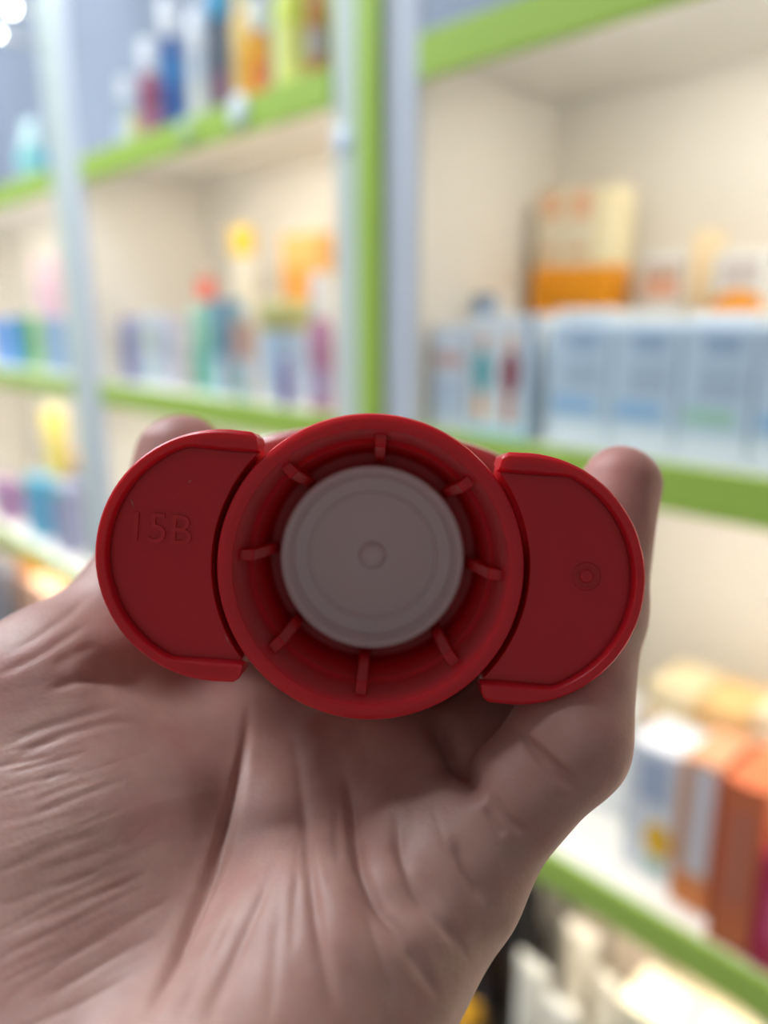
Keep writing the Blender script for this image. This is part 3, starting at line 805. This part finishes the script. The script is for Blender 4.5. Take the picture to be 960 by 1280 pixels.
CREASES = [
    # points, width mm, depth mm (negative = ridge)
    ([(312, 868), (309, 930), (297, 1000), (272, 1070), (236, 1140), (205, 1210), (178, 1290)], 0.9, 1.3),
    ([(315, 860), (311, 930), (300, 1000), (276, 1070), (240, 1140), (208, 1210), (180, 1290)], 4.5, 1.5),
    ([(362, 900), (374, 960), (380, 1020), (386, 1090), (400, 1180), (424, 1290)], 0.8, 0.55),
    ([(362, 900), (374, 960), (380, 1020), (386, 1090), (400, 1180)], 3.0, 0.5),
    ([(422, 930), (437, 1010), (452, 1075), (478, 1130), (515, 1185), (546, 1240)], 0.9, 1.2),
    ([(427, 930), (440, 1010), (456, 1075), (480, 1130), (515, 1185)], 4.0, 1.9),
    ([(405, 930), (412, 1010), (420, 1090), (440, 1170), (470, 1250)], 3.5, -0.5),
    ([(338, 900), (340, 1000), (330, 1100), (300, 1200)], 6.0, -0.5),
    ([(352, 1060), (330, 1120), (300, 1180), (272, 1240), (252, 1295)], 0.8, 0.35),
    ([(352, 1060), (330, 1120), (300, 1180), (272, 1240), (252, 1295)], 3.0, 0.4),
    ([(362, 1100), (345, 1180), (335, 1290)], 0.7, 0.15),
    ([(300, 1120), (255, 1200), (215, 1290)], 0.7, 0.2),
    ([(492, 1000), (500, 1060), (522, 1115), (555, 1160), (592, 1200)], 0.8, 0.6),
    ([(492, 1000), (500, 1060), (522, 1115), (555, 1160)], 2.6, 1.0),
    ([(470, 950), (478, 1010), (490, 1070), (520, 1140)], 3.0, -0.7),
    ([(566, 1040), (573, 1066), (590, 1100), (612, 1140)], 0.9, 0.9),
    ([(610, 985), (622, 1010), (640, 1030), (662, 1048)], 0.6, 0.55),
    ([(606, 1005), (618, 1030), (634, 1048)], 0.6, 0.45),
    ([(646, 900), (660, 930), (684, 958), (708, 980), (734, 992)], 0.65, 1.1),
    ([(664, 922), (686, 950), (706, 966), (724, 976)], 0.55, 0.7),
    ([(505, 1180), (530, 1215), (552, 1250)], 0.7, 0.35),
    ([(456, 1120), (470, 1180), (490, 1240), (500, 1290)], 0.7, 0.35),
    ([(536, 870), (550, 910), (570, 950), (590, 985), (600, 1010)], 2.2, 2.2),
    ([(540, 880), (552, 912), (570, 948), (588, 980)], 0.9, 0.9),
    # folds between thumb and thenar
    ([(200, 852), (175, 850), (150, 844), (120, 836), (90, 838)], 4.0, 1.4),
    ([(190, 852), (165, 850), (135, 846), (95, 848), (50, 868)], 0.8, 0.4),
    ([(120, 770), (80, 800), (30, 830), (-20, 850)], 0.8, 0.22),
    ([(125, 800), (100, 815), (60, 835)], 0.9, 0.22),
    ([(120, 735), (90, 765), (50, 795), (0, 820)], 0.8, 0.15),
    ([(160, 880), (100, 895), (40, 915), (-20, 945)], 0.8, 0.2),
    ([(190, 900), (120, 905), (60, 925), (-10, 965)], 0.8, 0.18),
]
for k in range(34):
    y0 = 930 + k * 11.5 + rng.normal() * 4
    x1 = 100 + 3.8 * k + rng.normal() * 30
    y1 = y0 - (60 + 2.3 * k) * (0.7 + 0.2 * rng.random()) * x1 / 170
    xs0 = -25 + rng.random() * (90 if k % 3 else 10)
    f = (xs0 + 25) / (x1 + 25)
    mid = ((xs0 + x1) / 2, y0 + (y1 - y0) * (f + 1) / 2 + rng.normal() * 4)
    CREASES.append(([(xs0, y0 + (y1 - y0) * f), mid, (x1, y1)], 0.34 + 0.2 * rng.random(), 0.04 + 0.10 * rng.random()))
for k in range(14):       # fine lines running with the palm folds
    x0 = 330 + 230 * rng.random(); y0 = 960 + 150 * rng.random()
    ln = 60 + 90 * rng.random()
    sl = (x0 - 400) / 500
    CREASES.append(([(x0, y0), (x0 + sl * ln * 0.5 + rng.normal() * 3, y0 + ln / 2), (x0 + sl * ln * 1.2, y0 + ln)], 0.5, 0.06 + 0.07 * rng.random()))

disp = np.zeros(n)
front = np.where(co[:, 2] > 55)[0]
for (pts, w, dep), pl in zip(CREASES, trace_all([c[0] for c in CREASES])):
    if len(pl) < 2: continue
    lo_, hi_ = pl.min(0) - 3 * w, pl.max(0) + 3 * w
    c = co[front]
    sel = front[np.all((c > lo_) & (c < hi_), axis=1)]
    if not len(sel): continue
    p = co[sel]
    best = np.full(len(sel), 1e9); par = np.zeros(len(sel))
    for i in range(len(pl) - 1):
        a, ab = pl[i], pl[i + 1] - pl[i]
        L2 = max(ab @ ab, 1e-9)
        if L2 > 64: continue
        t = np.clip(((p - a) @ ab) / L2, 0, 1)
        q = p - a - t[:, None] * ab
        dd = (q * q).sum(1)
        m = dd < best
        best[m] = dd[m]; par[m] = (i + t[m]) / (len(pl) - 1)
    Ltot = np.linalg.norm(np.diff(pl, axis=0), axis=1).sum()
    fade = np.clip(np.minimum(par, 1 - par) / min(0.5, max(0.3, 1.6 * w / Ltot)), 0.0, 1)
    fade = fade * fade * (3 - 2 * fade)
    fade = np.where((par <= 0) | (par >= 1), 0.0, fade)
    disp[sel] -= dep * fade * np.exp(-best / (w * w))
# broad, soft unevenness of flesh
disp += 0.25 * np.sin(co[:, 0] * 0.33 + 1.3) * np.sin(co[:, 1] * 0.29) * np.sin(co[:, 2] * 0.31 + 0.6)
co += nrm * disp[:, None]

wc = co * MM
wcw = (np.array([list(AX), list(AU), list(AF)]).T @ wc.T).T + np.array(list(EYE))
base_pt = np.array(list(VIEW @ Vector((-0.03, -0.075, 0.085))))
fl = np.zeros(n)
for nm, ch in chains.items():
    dd = np.linalg.norm(co - ch[-1][0], axis=1)
    fl = np.maximum(fl, np.exp(-(dd / 17.0) ** 2))
    dd = np.linalg.norm(co - ch[1][0], axis=1)
    fl = np.maximum(fl, 0.55 * np.exp(-(dd / 13.0) ** 2))
fa = me2.attributes.new('flush', 'FLOAT', 'POINT'); fa.data.foreach_set('value', fl.astype(np.float32))
me2.vertices.foreach_set('co', (wcw - base_pt).astype(np.float32).ravel())
me2.polygons.foreach_set('use_smooth', np.ones(len(me2.polygons), dtype=bool))
me2.update()

# skin
sk = bpy.data.materials.new('skin'); sk.use_nodes = True
nt = sk.node_tree; bs = nt.nodes['Principled BSDF']
tc = nt.nodes.new('ShaderNodeTexCoord')
def noise(scale, detail=4, rough=0.55):
    q = nt.nodes.new('ShaderNodeTexNoise'); q.inputs['Scale'].default_value = scale
    q.inputs['Detail'].default_value = detail; q.inputs['Roughness'].default_value = rough
    nt.links.new(tc.outputs['Object'], q.inputs['Vector']); return q
def ramp(src, stops):
    r = nt.nodes.new('ShaderNodeValToRGB')
    while len(r.color_ramp.elements) < len(stops): r.color_ramp.elements.new(0.5)
    for e, (p_, c_) in zip(r.color_ramp.elements, stops):
        e.position = p_; e.color = tuple(c_) + (1,)
    nt.links.new(src, r.inputs[0]); return r
n1 = noise(55, 4); n2 = noise(260, 3); n3 = noise(1100, 3)
r1 = ramp(n1.outputs[0], [(0.30, (0.48, 0.25, 0.21)), (0.52, (0.55, 0.325, 0.275)), (0.72, (0.55, 0.27, 0.24))])
r2 = ramp(n2.outputs[0], [(0.30, (0.90, 0.86, 0.86)), (0.70, (1.0, 1.0, 1.0))])
mx = nt.nodes.new('ShaderNodeMix'); mx.data_type = 'RGBA'; mx.blend_type = 'MULTIPLY'; mx.inputs[0].default_value = 0.8
nt.links.new(r1.outputs[0], mx.inputs[6]); nt.links.new(r2.outputs[0], mx.inputs[7])
at = nt.nodes.new('ShaderNodeAttribute'); at.attribute_name = 'flush'
mf = nt.nodes.new('ShaderNodeMix'); mf.data_type = 'RGBA'; mf.inputs[7].default_value = (0.55, 0.22, 0.20, 1)
ml = nt.nodes.new('ShaderNodeMath'); ml.operation = 'MULTIPLY'; ml.inputs[1].default_value = 0.7
nt.links.new(at.outputs['Fac'], ml.inputs[0]); nt.links.new(ml.outputs[0], mf.inputs[0])
nt.links.new(mx.outputs[2], mf.inputs[6]); nt.links.new(mf.outputs[2], bs.inputs['Base Color'])
bs.inputs['Roughness'].default_value = 0.48
bs.inputs['Specular IOR Level'].default_value = 0.4
bs.inputs['Subsurface Weight'].default_value = 0.25
bs.inputs['Subsurface Radius'].default_value = (1.0, 0.36, 0.22)
bs.inputs['Subsurface Scale'].default_value = 0.0022
vo = nt.nodes.new('ShaderNodeTexVoronoi'); vo.inputs['Scale'].default_value = 1300
nt.links.new(tc.outputs['Object'], vo.inputs['Vector'])
ad = nt.nodes.new('ShaderNodeMath'); ad.operation = 'ADD'
nt.links.new(vo.outputs[0], ad.inputs[0]); nt.links.new(n3.outputs[0], ad.inputs[1])
bp = nt.nodes.new('ShaderNodeBump'); bp.inputs['Strength'].default_value = 0.25; bp.inputs['Distance'].default_value = 0.00012
nt.links.new(ad.outputs[0], bp.inputs['Height']); nt.links.new(bp.outputs[0], bs.inputs['Normal'])
me2.materials.clear(); me2.materials.append(sk)
hand = link(bpy.data.objects.new('hand', me2))
hand.location = base_pt
tag(hand, 'left hand with open palm gripping the red bottle, thumb at left', 'hand')

# finger nails on the side away from the bottle
nail_m = mat('finger_nail', (0.72, 0.46, 0.42), 0.25, var=0.04, scale=80)
axis_pt = np.array([CAP_C.x, CAP_C.y])
for nm, ch in chains.items():
    (a, ra), (b, rb) = ch[-2], ch[-1]
    dirv = (b - a) / np.linalg.norm(b - a)
    outv = np.array([b[0] - axis_pt[0], b[1] - axis_pt[1] - 4, 0.0]); outv[2] = 60.0
    outv -= dirv * (outv @ dirv); outv /= np.linalg.norm(outv)
    side = np.cross(dirv, outv)
    vs, fs = [], []
    nu, nv = 8, 8
    Lh, ang = rb * 0.85, 0.85
    for i in range(nu + 1):
        for j in range(nv + 1):
            u = -1 + 2 * i / nu; w_ = -1 + 2 * j / nv
            k = math.sqrt(max(0.0, 1 - 0.18 * u * u * u * u))
            th = ang * w_ * k
            rr = rb * (1.0 - 0.10 * max(0, u) ** 2) + 0.1
            q = b + dirv * (u * Lh + 0.5 - 0.5 * w_ * w_ * (1 if u > 0 else -1)) + (outv * math.cos(th) + side * math.sin(th)) * rr
            vs.append(q)
    for i in range(nu):
        for j in range(nv):
            p0 = i * (nv + 1) + j
            fs.append((p0, p0 + 1, p0 + nv + 2, p0 + nv + 1))
    vs = [tuple(np.array(list(VIEW @ Vector([float(c) * MM for c in v]))) - base_pt) for v in vs]
    o = mesh_obj('finger_nail', vs, fs, nail_m, hand, True)
    sm = o.modifiers.new('thick', 'SOLIDIFY'); sm.thickness = 0.0006
